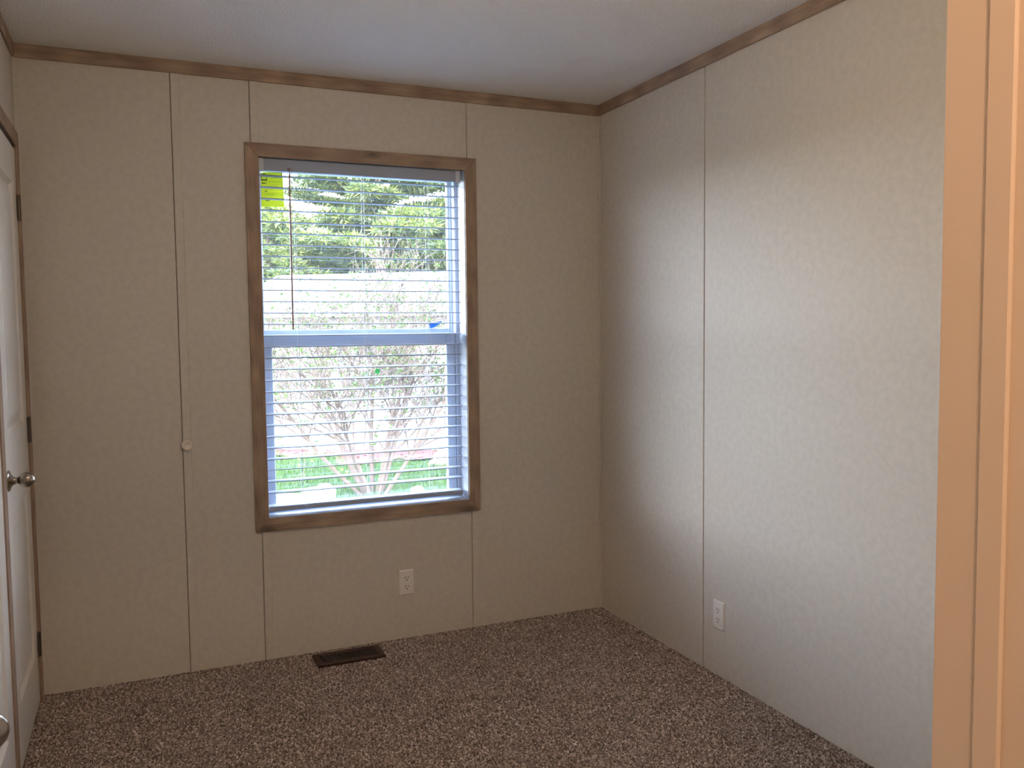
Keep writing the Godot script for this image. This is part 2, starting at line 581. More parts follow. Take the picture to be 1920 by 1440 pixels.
func blind() -> void:
	var n := base("window_blind", Vector3(-1.145, 2.092, -0.045))
	tag(n, "white two inch slat blind lowered and open inside the window", "window blind")
	var hw := 0.436
	var st := newst()
	# head rail behind a flat valance
	box(st, Vector3(-hw, -0.040, -0.026), Vector3(hw, -0.004, 0.022), 0.002)
	obj("head_rail", st, M.blind, n)
	st = newst()
	box(st, Vector3(-hw - 0.004, -0.050, 0.026), Vector3(hw + 0.004, -0.002, 0.032), 0.002)
	obj("valance", st, M.blind, n)
	for s: float in [-1.0, 1.0]:
		st = newst()
		var cx := s * (hw - 0.008)
		box(st, Vector3(cx - 0.011, -0.054, 0.031), Vector3(cx + 0.011, -0.004, 0.0345), 0.001)
		box(st, Vector3(cx - 0.011, -0.004, -0.02), Vector3(cx + 0.011, -0.001, 0.0345), 0.0008)
		obj("valance_clip", st, M.vinyl, n)
	# slats: slightly crowned, tilted a little down towards the room
	var dy := 0.0472
	var top := -0.069
	var prof := []
	var wd := 0.0245
	st = newst()
	for i in 7:
		var t := -1.0 + 2.0 * i / 6.0
		prof.append(Vector2(t * wd, 0.0018 * (1.0 - t * t)))
	for i in 6:
		var a: Vector2 = prof[i]
		var b: Vector2 = prof[i + 1]
		var e := Vector3(0, 0.0028, 0)
		quad(st, Vector3(-hw, a.y, a.x), Vector3(hw, a.y, a.x), Vector3(hw, b.y, b.x), Vector3(-hw, b.y, b.x), Vector3.DOWN)
		quad(st, Vector3(-hw, a.y, a.x) + e, Vector3(hw, a.y, a.x) + e, Vector3(hw, b.y, b.x) + e, Vector3(-hw, b.y, b.x) + e, Vector3.UP)
		for s: float in [-1.0, 1.0]:
			quad(st, Vector3(s * hw, a.y, a.x), Vector3(s * hw, b.y, b.x), Vector3(s * hw, b.y, b.x) + e, Vector3(s * hw, a.y, a.x) + e, Vector3(s, 0, 0))
	for s in [0, 6]:
		var p: Vector2 = prof[s]
		quad(st, Vector3(-hw, p.y, p.x), Vector3(hw, p.y, p.x), Vector3(hw, p.y + 0.0028, p.x), Vector3(-hw, p.y + 0.0028, p.x), Vector3(0, 0, p.x))
	var slat := st.commit()
	for i in 29:
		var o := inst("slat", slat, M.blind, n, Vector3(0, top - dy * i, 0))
		o.rotation_degrees = Vector3(2.2 + rng.randf_range(-0.3, 0.3), 0, rng.randf_range(-0.04, 0.04))
		if i == 26:
			o.rotation_degrees.x = -8.5
	# bottom rail
	st = newst()
	box(st, Vector3(-hw, -0.011, -0.0245), Vector3(hw, 0.011, 0.0245), 0.004)
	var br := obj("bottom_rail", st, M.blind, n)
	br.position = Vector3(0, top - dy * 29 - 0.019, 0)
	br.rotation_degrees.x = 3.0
	# ladder cords, front and back, and lift cords through the slats
	for x: float in [-0.29, 0.0, 0.29]:
		st = newst()
		for z: float in [-0.0262, 0.0262]:
			tube(st, [Vector3(x, -0.04, z), Vector3(x, top - dy * 29, z)], [0.0007, 0.0007], 4)
		for i in 29:
			var y := top - dy * i - 0.0004
			tube(st, [Vector3(x, y + 0.001, -0.0262), Vector3(x, y - 0.001, 0.0262)], [0.0005, 0.0005], 3)
		tube(st, [Vector3(x + 0.004, -0.04, 0.0), Vector3(x + 0.004, top - dy * 29, 0.0)], [0.0007, 0.0007], 4)
		obj("ladder_cord", st, M.cord, n)
	for x: float in [-0.29, 0.29]:
		st = newst()
		tube(st, [Vector3(x, top - dy * 29, 0.026), Vector3(x + 0.004, top - dy * 29 - 0.012, 0.034), Vector3(x + 0.02, top - dy * 29 - 0.016, 0.036)], [0.0008, 0.0008, 0.0006], 4)
		obj("cord_end", st, M.cord, n)
	# tilt wand on its hook
	st = newst()
	var wx := -0.315
	tube(st, [Vector3(wx, -0.046, 0.036), Vector3(wx, -0.052, 0.041), Vector3(wx + 0.003, -0.062, 0.042), Vector3(wx, -0.068, 0.043)], [0.0015, 0.0015, 0.0015, 0.0015], 6)
	lathe(st, [Vector2(0.0, 0.0), Vector2(0.007, 0.0), Vector2(0.007, -0.008), Vector2(0.0, -0.008)], Vector3(wx, -0.038, 0.036), Vector3.UP, 10)
	obj("wand_hook", st, M.wand, n)
	st = newst()
	tube(st, [Vector3(wx, -0.062, 0.043), Vector3(wx - 0.001, -0.40, 0.043), Vector3(wx - 0.002, -0.704, 0.042)], [0.0042, 0.0042, 0.0042], 6)
	obj("wand", st, M.wand, n)

# ------------------------------------------------------------------ doors
func panel_face(st: SurfaceTool, w: float, h: float, z: float, s: float, panels: Array) -> void:
	# one moulded face; panels are [x0, x1, y0, y1]
	var n := Vector3(0, 0, s)
	var R := func(x0: float, x1: float, y0: float, y1: float) -> void:
		if x1 > x0 and y1 > y0:
			quad(st, Vector3(x0, y0, z), Vector3(x1, y0, z), Vector3(x1, y1, z), Vector3(x0, y1, z), n)
	var px0: float = panels[0][0]
	var px1: float = panels[0][1]
	R.call(0.0, px0, 0.0, h)
	R.call(px1, w, 0.0, h)
	var y := 0.0
	for p in panels:
		R.call(px0, px1, y, p[2])
		y = p[3]
		var loops := []
		for l in [[0.0, 0.0], [0.012, -0.011], [0.020, -0.011], [0.050, -0.002]]:
			var i: float = l[0]
			var zz: float = z + s * l[1]
			loops.append([Vector3(p[0] + i, p[2] + i, zz), Vector3(p[1] - i, p[2] + i, zz), Vector3(p[1] - i, p[3] - i, zz), Vector3(p[0] + i, p[3] - i, zz)])
		for k in 3:
			for e in 4:
				quad(st, loops[k][e], loops[k][(e + 1) % 4], loops[k + 1][(e + 1) % 4], loops[k + 1][e], n)
		quad(st, loops[3][0], loops[3][1], loops[3][2], loops[3][3], n)
	R.call(px0, px1, y, h)

func slab(w: float, h: float, t: float, parent: Node) -> void:
	var st := newst()
	var pn := [[0.105, w - 0.105, 0.195, 0.805], [0.105, w - 0.105, 1.055, h - 0.13]]
	panel_face(st, w, h, t * 0.5, 1.0, pn)
	panel_face(st, w, h, -t * 0.5, -1.0, pn)
	for q in [[Vector3(0, 0, 0), Vector3(0, h, 0), Vector3.LEFT], [Vector3(w, 0, 0), Vector3(w, h, 0), Vector3.RIGHT], [Vector3(0, 0, 0), Vector3(w, 0, 0), Vector3.DOWN], [Vector3(0, h, 0), Vector3(w, h, 0), Vector3.UP]]:
		var z := Vector3(0, 0, t * 0.5)
		quad(st, q[0] - z, q[1] - z, q[1] + z, q[0] + z, q[2])
	obj("slab", st, M.door, parent)

func knob(at: Vector3, dir: Vector3, parent: Node) -> void:
	var st := newst()
	lathe(st, [Vector2(0.0, 0.0), Vector2(0.033, 0.0), Vector2(0.033, 0.003), Vector2(0.029, 0.006), Vector2(0.018, 0.010), Vector2(0.012, 0.016), Vector2(0.0105, 0.022)], Vector3.ZERO, dir, 28)
	var k := obj("knob", st, M.nickel, parent)
	k.position = at
	k.set_meta("label", "brushed nickel egg shaped door knob")
	st = newst()
	var pr := [Vector2(0.0105, 0.020), Vector2(0.0115, 0.026)]
	for i in 15:
		var t := PI * (0.10 + 0.90 * i / 14.0)
		pr.append(Vector2(0.0235 * sin(t), 0.050 - 0.0245 * cos(t)))
	lathe(st, pr, Vector3.ZERO, dir, 28)
	obj("grip", st, M.nickel, k)

func hinge(at: Vector3, parent: Node) -> void:
	var st := newst()
	lathe(st, [Vector2(0.0, -0.047), Vector2(0.004, -0.047), Vector2(0.0058, -0.044), Vector2(0.0058, 0.044), Vector2(0.004, 0.047), Vector2(0.0, 0.047)], Vector3.ZERO, Vector3.UP, 12)
	box(st, Vector3(-0.002, -0.044, -0.004), Vector3(0.018, 0.044, -0.0015))
	box(st, Vector3(-0.018, -0.044, -0.004), Vector3(0.002, 0.044, -0.0015))
	var o := obj("hinge", st, M.hinge, parent)
	o.position = at

func doors() -> void:
	# far closet leaf, hinged next to the window wall; local x runs towards the window wall
	var d1 := base("door_1", Vector3(XL - 0.0145, 0.012, 0.690))
	d1.rotation.y = PI * 0.5
	struct(d1, "white two panel closet door with nickel knob beside the window wall", "door")
	var w := 0.617
	slab(w, 2.032, 0.035, d1)
	knob(Vector3(0.060, 0.918, 0.0175), Vector3(0, 0, 1), d1)
	for y: float in [1.825, 1.02, 0.215]:
		hinge(Vector3(w + 0.002, y, 0.0235), d1)
	# near closet leaf
	var d2 := base("door_2", Vector3(XL - 0.0145, 0.012, 1.371))
	d2.rotation.y = PI * 0.5
	struct(d2, "white closet door without a knob next to the brown centre strip", "door")
	slab(0.617, 2.032, 0.035, d2)
	# bedroom door, swung open along the left wall
	var d3 := base("door_3", Vector3(-2.3075, 0.015, 3.222))
	d3.rotation.y = PI * 0.5
	struct(d3, "open white bedroom door with nickel knob along the left wall", "door")
	slab(0.775, 2.02, 0.035, d3)
	knob(Vector3(0.715, 0.899, 0.0175), Vector3(0, 0, 1), d3)
	knob(Vector3(0.715, 0.899, -0.0175), Vector3(0, 0, -1), d3)
	for y: float in [1.80, 1.02, 0.23]:
		hinge(Vector3(-0.004, y, 0.0235), d3)

# ------------------------------------------------------------------ outlets, bumper, register, stickers
func outlet(called: String, at: Vector3, turn: float, label: String) -> void:
	var n := base(called, at)
	n.rotation.y = turn
	tag(n, label, "wall outlet", "wall outlets")
	var st := newst()
	box(st, Vector3(-0.035, -0.057, -0.004), Vector3(0.035, 0.057, 0.0065), 0.0045)
	obj("cover_plate", st, M.plate, n)
	for y: float in [0.0195, -0.0195]:
		st = newst()
		var poly := []
		for i in 16:
			var t := TAU * i / 16.0
			poly.append(Vector3(0.0165 * cos(t), y + clampf(0.0165 * sin(t), -0.0135, 0.0135), 0.006))
		extrude(st, poly, Vector3(0, 0, 0.0016))
		var r := obj("receptacle", st, M.plate, n)
		st = newst()
		box(st, Vector3(-0.0078, y - 0.001, 0.0065), Vector3(-0.0052, y + 0.0085, 0.0079))
		box(st, Vector3(0.0052, y, 0.0065), Vector3(0.0078, y + 0.0075, 0.0079))
		lathe(st, [Vector2(0.0, 0.0079), Vector2(0.0028, 0.0079), Vector2(0.0028, 0.0065)], Vector3(0, y - 0.0075, 0), Vector3(0, 0, 1), 10)
		obj("slot", st, M.slot, r)
	st = newst()
	lathe(st, [Vector2(0.0, 0.0075), Vector2(0.0028, 0.0072), Vector2(0.0032, 0.0065)], Vector3.ZERO, Vector3(0, 0, 1), 10)
	obj("screw", st, M.plate, n)

func small_things() -> void:
	outlet("wall_outlet", Vector3(-0.994, 0.255, 0.0), 0.0, "white duplex outlet on the wall below the window")
	outlet("wall_outlet_001", Vector3(0.0, 0.249, 0.942), -PI * 0.5, "white duplex outlet beside the dark seam of the right wall")
	# door bumper
	var st := newst()
	lathe(st, [Vector2(0.0, 0.0), Vector2(0.020, 0.0), Vector2(0.0215, 0.004), Vector2(0.0215, 0.016), Vector2(0.0195, 0.0195), Vector2(0.016, 0.0205), Vector2(0.0125, 0.0185), Vector2(0.006, 0.0145), Vector2(0.0, 0.0135)], Vector3.ZERO, Vector3(0, 0, 1), 32)
	var b := obj("door_bumper", st, mat(srgb8(226, 214, 198), 0.5), self)
	b.position = Vector3(-1.893, 0.932, 0.0034)
	tag(b, "round white rubber door bumper on the wall batten", "door bumper")
	# floor register
	var r := base("floor_register", Vector3(-1.287, 0.004, 0.122))
	tag(r, "brown metal floor register in the carpet below the window", "floor vent")
	st = newst()
	ring_flat(st, 0.142, 0.066, 0.116, 0.040, -0.004, 0.010)
	obj("register_frame", st, M.register, r)
	part_box("duct", Vector3(-0.117, -0.004, -0.041), Vector3(0.117, 0.0025, 0.041), M.dark, r)
	st = newst()
	box(st, Vector3(-0.0012, 0.001, -0.040), Vector3(0.0012, 0.009, 0.040))
	var fin := st.commit()
	var fm := mat(srgb8(84, 74, 68), 0.5, 0.3)
	for i in 26:
		var o := inst("louver", fin, fm, r, Vector3(-0.109 + 0.218 * i / 25.0, 0, 0))
		o.rotation_degrees.z = -18.0
	# yellow window label with an arch mark and small print
	var s := Image.create(160, 256, false, Image.FORMAT_RGB8)
	s.fill(srgb8(226, 236, 44))
	var ink := srgb8(84, 92, 40)
	for y in range(8, 70):
		for x in range(18, 76):
			var dx := (x - 46.0) / 17.0
			var dy := (y - 36.0) / 26.0
			var d := sqrt(dx * dx + dy * dy)
			if y < 40 and d > 0.80 and d < 1.02:
				s.set_pixel(x, y, ink)
			if y >= 40 and y < 52 and absf(absf(x - 46.0) - 15.5) < 2.0:
				s.set_pixel(x, y, ink)
			if y >= 52 and y < 62 and absf(x - 46.0) < 19.0 - absf(y - 57.0) * 0.4:
				s.set_pixel(x, y, ink)
	var soft := srgb8(178, 188, 44)
	for ln in [[72, 28, 40], [26, 86, 38], [40, 82, 56], [66, 76, 66], [92, 60, 70], [104, 52, 66], [124, 44, 50], [160, 46, 70], [172, 46, 60], [190, 50, 36]]:
		for x in range(ln[1], ln[1] + ln[2]):
			if rng.randf() < 0.72:
				s.fill_rect(Rect2i(x, ln[0], 1, 4), soft)
	for ln in [[78, 30, 30], [136, 46, 16], [206, 48, 24]]:
		for x in range(ln[1], ln[1] + ln[2]):
			if rng.randf() < 0.7:
				s.fill_rect(Rect2i(x, ln[0], 1, 8), ink)
	var ym := mat(Color.WHITE, 0.5)
	ym.albedo_texture = tex(s)
	ym.backlight_enabled = true
	ym.backlight = Color(0.5, 0.5, 0.5)
	st = newst()
	decal_quad(st, [Vector3(-1.577, 2.052, 0), Vector3(-1.467, 2.058, 0), Vector3(-1.462, 1.914, 0), Vector3(-1.572, 1.908, 0)])
	var y1 := obj("window_label", st, ym, self)
	y1.position = Vector3(0, 0, -0.1334)
	tag(y1, "yellow printed label with arch mark stuck inside the upper pane", "sticker")
	# green dot
	st = newst()
	lathe(st, [Vector2(0.0, 0.0006), Vector2(0.0122, 0.0006), Vector2(0.0122, 0.0)], Vector3.ZERO, Vector3(0, 0, 1), 28)
	var gm := mat(srgb8(0, 168, 52), 0.5)
	gm.backlight_enabled = true
	gm.backlight = Color(0.14, 0.14, 0.14)
	var gd := obj("dot_sticker", st, gm, self)
	gd.position = Vector3(-1.080, 1.199, -0.0999)
	tag(gd, "small round green dot sticker on the lower pane", "sticker")
	# torn blue tape
	st = newst()
	var tp := [Vector3(-0.826, 1.408, 0), Vector3(-0.795, 1.416, 0.002), Vector3(-0.764, 1.421, 0.001), Vector3(-0.762, 1.412, 0.002), Vector3(-0.785, 1.402, 0.003), Vector3(-0.800, 1.391, 0.002), Vector3(-0.820, 1.387, 0)]
	var mid := Vector3(-0.80, 1.404, 0.004)
	for i in tp.size():
		var a: Vector3 = tp[i]
		var c: Vector3 = tp[(i + 1) % tp.size()]
		tri(st, a, c, mid, Vector3(0, 0, 1))
		tri(st, a - Vector3(0, 0, 0.0008), c - Vector3(0, 0, 0.0008), mid - Vector3(0, 0, 0.0008), Vector3(0, 0, -1))
	var bm := mat(srgb8(20, 110, 205), 0.6)
	bm.backlight_enabled = true
	bm.backlight = Color(0.3, 0.3, 0.3)
	var bt := obj("tape_scrap", st, bm, self)
	bt.position = Vector3(0, 0, -0.1325)
	tag(bt, "torn scrap of blue tape at the bottom of the upper pane", "tape")

func decal_quad(st: SurfaceTool, q: Array) -> void:
	# a thin printed sheet: front at z + 0.4 mm, back at z
	var uvs := [Vector2(0, 0), Vector2(1, 0), Vector2(1, 1), Vector2(0, 1)]
	for t in [[0, 1, 2], [0, 2, 3]]:
		for k in t:
			st.set_normal(Vector3(0, 0, 1))
			st.set_uv(uvs[k])
			st.add_vertex(q[k] + Vector3(0, 0, 0.0004))
		for k in [t[0], t[2], t[1]]:
			st.set_normal(Vector3(0, 0, -1))
			st.set_uv(uvs[k])
			st.add_vertex(q[k])

func ring_flat(st: SurfaceTool, ox: float, oz: float, ix: float, iz: float, y0: float, y1: float) -> void:
	box(st, Vector3(-ox, y0, -oz), Vector3(-ix, y1, oz), 0.002)
	box(st, Vector3(ix, y0, -oz), Vector3(ox, y1, oz), 0.002)
	box(st, Vector3(-ix, y0, -oz), Vector3(ix, y1, -iz), 0.002)
	box(st, Vector3(-ix, y0, iz), Vector3(ix, y1, oz), 0.002)

# ------------------------------------------------------------------ carpet
func carpet() -> void:
	var fl := get_node("floor")
	var tones := [Color(0.1333, 0.1032, 0.0891), Color(0.2352, 0.1864, 0.1633), Color(0.3528, 0.2895, 0.2561), Color(0.5018, 0.4243, 0.3805), Color(0.6742, 0.5907, 0.5475)]
	var size := 0.12
	for v in 4:
		var st := newst()
		for i in 28:
			for j in 28:
				var p := Vector3((i + rng.randf()) / 28.0 * size - size * 0.5, -0.014, (j + rng.randf()) / 28.0 * size - size * 0.5)
				var r := rng.randf()
				var c: Color = tones[0 if r < 0.18 else (1 if r < 0.48 else (2 if r < 0.76 else (3 if r < 0.93 else 4)))]
				var k := rng.randf_range(0.85, 1.15)
				st.set_color(Color(c.r * k, c.g * k, c.b * k))
				var lean := Vector3(rng.randf_range(-0.004, 0.004), 0.014 + rng.randf_range(0.0, 0.006), rng.randf_range(-0.004, 0.004))
				var rr := rng.randf_range(0.0024, 0.0034)
				var a0 := rng.randf() * TAU
				var ringp := []
				var mids := []
				for s in 3:
					var d := Vector3(cos(a0 + s * TAU / 3.0), 0, sin(a0 + s * TAU / 3.0)) * rr
					ringp.append(p + d)
					mids.append(p + lean * 0.86 + d * 1.35)
				for s in 3:
					var s1 := (s + 1) % 3
					var outn: Vector3 = (ringp[s] + ringp[s1]) * 0.5 - p
					quad(st, ringp[s], ringp[s1], mids[s1], mids[s], outn)
					tri(st, mids[s], mids[s1], p + lean, outn + Vector3.UP * 0.003)
		var mesh := st.commit()
		var mm := MultiMesh.new()
		mm.transform_format = MultiMesh.TRANSFORM_3D
		mm.mesh = mesh
		var spots := []
		var nx := 20
		var nz := 27
		for a in nx:
			for b in nz:
				if (a * 7 + b * 3 + (a * b) % 5) % 4 == v:
					var x := XL + 0.0622 + a * 0.1221
					var z := 0.0615 + b * 0.1205
					spots.append(Transform3D(Basis(Vector3.UP, PI * 0.5 * rng.randi_range(0, 3)), Vector3(x, 0, z)))
		mm.instance_count = spots.size()
		for i in spots.size():
			mm.set_instance_transform(i, spots[i])
		var o := MultiMeshInstance3D.new()
		o.name = "carpet_pile"
		o.multimesh = mm
		o.material_override = M.vc
		o.set_meta("kind", "stuff")
		fl.add_child(o, true)

# ------------------------------------------------------------------ outside
func gnoise(x: float, z: float) -> float:
	return GY + 0.03 * sin(x * 0.9 + 1.0) * cos(z * 0.7) - 0.02

func yard() -> void:
	var st := newst()
	var n := 36
	for i in n:
		for j in n:
			var x0 := -30.0 + 72.0 * i / n
			var x1 := -30.0 + 72.0 * (i + 1) / n
			var z0 := -62.0 + 62.0 * j / n
			var z1 := -62.0 + 62.0 * (j + 1) / n
			quad(st, Vector3(x0, gnoise(x0, z0), z0), Vector3(x1, gnoise(x1, z0), z0), Vector3(x1, gnoise(x1, z1), z1), Vector3(x0, gnoise(x0, z1), z1), Vector3.UP)
	var gm := mat(Color.WHITE, 0.95)
	gm.albedo_texture = mottle(srgb8(40, 58, 18), 0.35, 256, 6.0, 20.0, 41)
	gm.uv1_triplanar = true
	gm.uv1_world_triplanar = true
	gm.uv1_scale = Vector3(0.7, 0.7, 0.7)
	var go := obj("ground", st, gm, self)
	struct(go, "green lawn ground outside the window", "ground")
	# grass blades in the part of the lawn that the window shows
	var greens := [Color(0.0281, 0.0728, 0.0046), Color(0.0399, 0.0949, 0.0059), Color(0.0516, 0.1076, 0.0079), Color(0.0211, 0.0602, 0.0041), Color(0.0703, 0.0949, 0.0136)]
	st = newst()
	for k in 170:
		var p := Vector3(rng.randf_range(-0.26, 0.26), -0.02, rng.randf_range(-0.26, 0.26))
		var a := rng.randf() * TAU
		var d := Vector3(cos(a), 0, sin(a))
		var hh := rng.randf_range(0.05, 0.12)
		var tip := p + Vector3(rng.randf_range(-0.05, 0.05), hh, rng.randf_range(-0.05, 0.05))
		st.set_color(greens[rng.randi() % 5])
		tri(st, p - d * 0.007, p + d * 0.007, tip, d.cross(Vector3.UP))
	var mesh := st.commit()
	var mm := MultiMesh.new()
	mm.transform_format = MultiMesh.TRANSFORM_3D
	mm.mesh = mesh
	var spots := []
	for i in 26:
		for j in 24:
			var x := -4.0 + i * 0.45
			var z := -2.6 - j * 0.45
			if in_bed(x, z):
				continue
			spots.append(Transform3D(Basis(Vector3.UP, rng.randf() * TAU).scaled(Vector3.ONE * rng.randf_range(0.9, 1.25)), Vector3(x, gnoise(x, z) + 0.02, z)))
	mm.instance_count = spots.size()
	for i in spots.size():
		mm.set_instance_transform(i, spots[i])
	var o := MultiMeshInstance3D.new()
	o.name = "grass"
	o.multimesh = mm
	o.material_override = M.leafy
	add_child(o)
	tag(o, "sunlit green grass of the lawn below the shrub", "grass", "", "stuff")
	# dandelions
	for q in [[533.0, 872.0], [546.0, 869.0], [560.0, 872.0], [561.0, 884.0], [585.0, 876.0], [641.0, 893.0], [650.0, 897.0], [804.0, 882.0]]:
		var at := on_ground(q[0], q[1])
		var f := base("dandelion", at)
		tag(f, "small yellow dandelion flower in the lawn", "flower", "dandelions in the lawn")
		st = newst()
		st.set_color(Color(0.10, 0.16, 0.04))
		tube(st, [Vector3.ZERO, Vector3(0.005, 0.10, 0.0)], [0.004, 0.003], 5)
		obj("stem", st, M.vc, f)
		st = newst()
		lathe(st, [Vector2(0.0, -0.01), Vector2(0.012, 0.0), Vector2(0.021, 0.006), Vector2(0.016, 0.014), Vector2(0.0, 0.019)], Vector3(0.005, 0.10, 0), Vector3(0.0, 0.8, 0.6), 10)
		obj("flower_head", st, mat(srgb8(214, 176, 20), 0.7), f)
	# red mulch bed along the neighbour's wall
	var mb := base("mulch_bed", Vector3(2.0, GY, -11.6))
	struct(mb, "red wood mulch bed between the lawn and white house", "mulch bed")
	st = newst()
	for k in 2600:
		var x := rng.randf_range(-2.0, 5.6)
		var z := rng.randf_range(-14.4, -9.0)
		if not in_bed(x, z):
			continue
		var c := Color(0.12, 0.034, 0.023)
		var f := rng.randf_range(0.6, 1.5)
		st.set_color(Color(c.r * f, c.g * f, c.b * f))
		var p := Vector3(x - 2.0, gnoise(x, z) - GY + 0.03 + rng.randf() * 0.04, z + 11.6)
		var a := rng.randf() * TAU
		var d := Vector3(cos(a), rng.randf_range(-0.3, 0.3), sin(a)) * rng.randf_range(0.03, 0.06)
		var e := Vector3(-sin(a), rng.randf_range(-0.3, 0.3), cos(a)) * 0.02
		quad(st, p - d - e, p + d - e, p + d + e, p - d + e, Vector3.UP)
	obj("mulch_chips", st, M.vc, mb).set_meta("kind", "stuff")
	st = newst()
	var mc := mat(srgb8(88, 42, 33), 0.95)
	var hd := Vector3(0.827, 0, 0.562)
	var hn := Vector3(-0.562, 0, 0.827)
	var w0 := Vector3(1.85, GY, -12.4)
	for k in 96:
		var s0 := -2.6 + k * 0.08
		var q := []
		for e in [[s0, 0.0], [s0 + 0.08, 0.0], [s0 + 0.08, bed_width(s0 + 0.08)], [s0, bed_width(s0)]]:
			var p: Vector3 = w0 + hd * e[0] + hn * e[1]
			q.append(Vector3(p.x - 2.0, gnoise(p.x, p.z) - GY + 0.045, p.z + 11.6))
		quad(st, q[0], q[1], q[2], q[3], Vector3.UP)
	obj("mulch_base", st, mc, mb)
	# rocks
	var rocks := [[596.0, 850.0, 0.16, "pale tan rock at the left of the mulch bed"], [838.0, 862.0, 0.24, "large tan rock at the right of the mulch bed"], [822.0, 872.0, 0.15, "small tan rock in front of the large tan rock"], [783.0, 922.0, 0.10, "flat white stone in the grass under the shrub"]]
	for q in rocks:
		st = newst()
		var at := on_ground(q[0], q[1])
		var rr: float = q[2]
		rock(st, rr)
		var ro := obj("rock", st, mat(srgb8(150, 132, 108) if q[2] != 0.10 else srgb8(190, 186, 180), 0.9), self)
		ro.position = at + Vector3(0, rr * 0.25, 0)
		ro.rotation.y = rng.randf() * TAU
		tag(ro, q[3], "rock", "garden rocks")
	# concrete block and round slab beside it
	var cb := base("concrete_block", on_ground(599.0, 940.0))
	cb.rotation.y = 0.35
	tag(cb, "weathered white concrete block lying in the grass", "concrete block")
	st = newst()
	for b in [[-0.20, -0.17], [-0.02, 0.02], [0.17, 0.20]]:
		box(st, Vector3(b[0], 0, -0.10), Vector3(b[1], 0.19, 0.10), 0.006)
	for z: float in [-0.10, 0.07]:
		box(st, Vector3(-0.17, 0, z), Vector3(0.17, 0.19, z + 0.03), 0.004)
	var cm := mat(Color.WHITE, 0.95)
	cm.albedo_texture = mottle(srgb8(176, 173, 168), 0.30, 256, 5.0, 22.0, 51)
	cm.uv1_triplanar = true
	cm.uv1_scale = Vector3(3, 3, 3)
	obj("block", st, cm, cb)
	st = newst()
	box(st, Vector3(0.02, 0.192, -0.07), Vector3(0.15, 0.225, 0.06), 0.012)
	obj("mortar_cap", st, cm, cb)
	st = newst()
	lathe(st, [Vector2(0.0, 0.10), Vector2(0.27, 0.10), Vector2(0.30, 0.085), Vector2(0.30, 0.02), Vector2(0.27, 0.0)], Vector3.ZERO, Vector3.UP, 28)
	var sl := obj("stone_slab", st, cm, self)
	sl.position = on_ground(535.0, 946.0)
	tag(sl, "round white stone slab beside the concrete block", "stone slab")

func bed_width(s: float) -> float:
	return 1.15 + 0.50 * sin(s * 1.7 + 0.6) + 0.30 * sin(s * 4.1) + 0.10 * sin(s * 11.0)

func in_bed(x: float, z: float) -> bool:
	var r := Vector3(x - 1.85, 0, z + 12.4)
	var t := r.dot(Vector3(-0.562, 0, 0.827))
	return t < bed_width(r.dot(Vector3(0.827, 0, 0.562))) and t > 0.0

func ray_of(px: float, py: float) -> Vector3:
	var b := Basis.from_euler(Vector3(-0.0640, -0.4108, -0.0110))
	return b * Vector3((px - 960.0) / 1608.66, -(py - 720.0) / 1608.66, -1.0)

func on_ground(px: float, py: float) -> Vector3:
	var c := Vector3(-2.0603, 1.3808, 3.6547)
	var d := ray_of(px, py)
	return c + d * ((GY - c.y) / d.y)

func on_plane(px: float, py: float, z: float) -> Vector3:
	var c := Vector3(-2.0603, 1.3808, 3.6547)
	var d := ray_of(px, py)
	return c + d * ((z - c.z) / d.z)

func rock(st: SurfaceTool, r: float) -> void:
	var nz := FastNoiseLite.new()
	nz.seed = rng.randi() % 1000
	nz.frequency = 0.9
	var P := func(i: int, j: int) -> Vector3:
		var th := PI * j / 6.0
		var ph := TAU * i / 9.0
		var v := Vector3(sin(th) * cos(ph), cos(th) * 0.6, sin(th) * sin(ph))
		return v * r * (1.0 + 0.35 * nz.get_noise_3d(v.x * 1.4, v.y * 1.4, v.z * 1.4))
	for i in 9:
		for j in 6:
			var a: Vector3 = P.call(i % 9, j)
			var b: Vector3 = P.call((i + 1) % 9, j)
			var c: Vector3 = P.call((i + 1) % 9, j + 1)
			var d: Vector3 = P.call(i % 9, j + 1)
			quad(st, a, b, c, d, a + c)

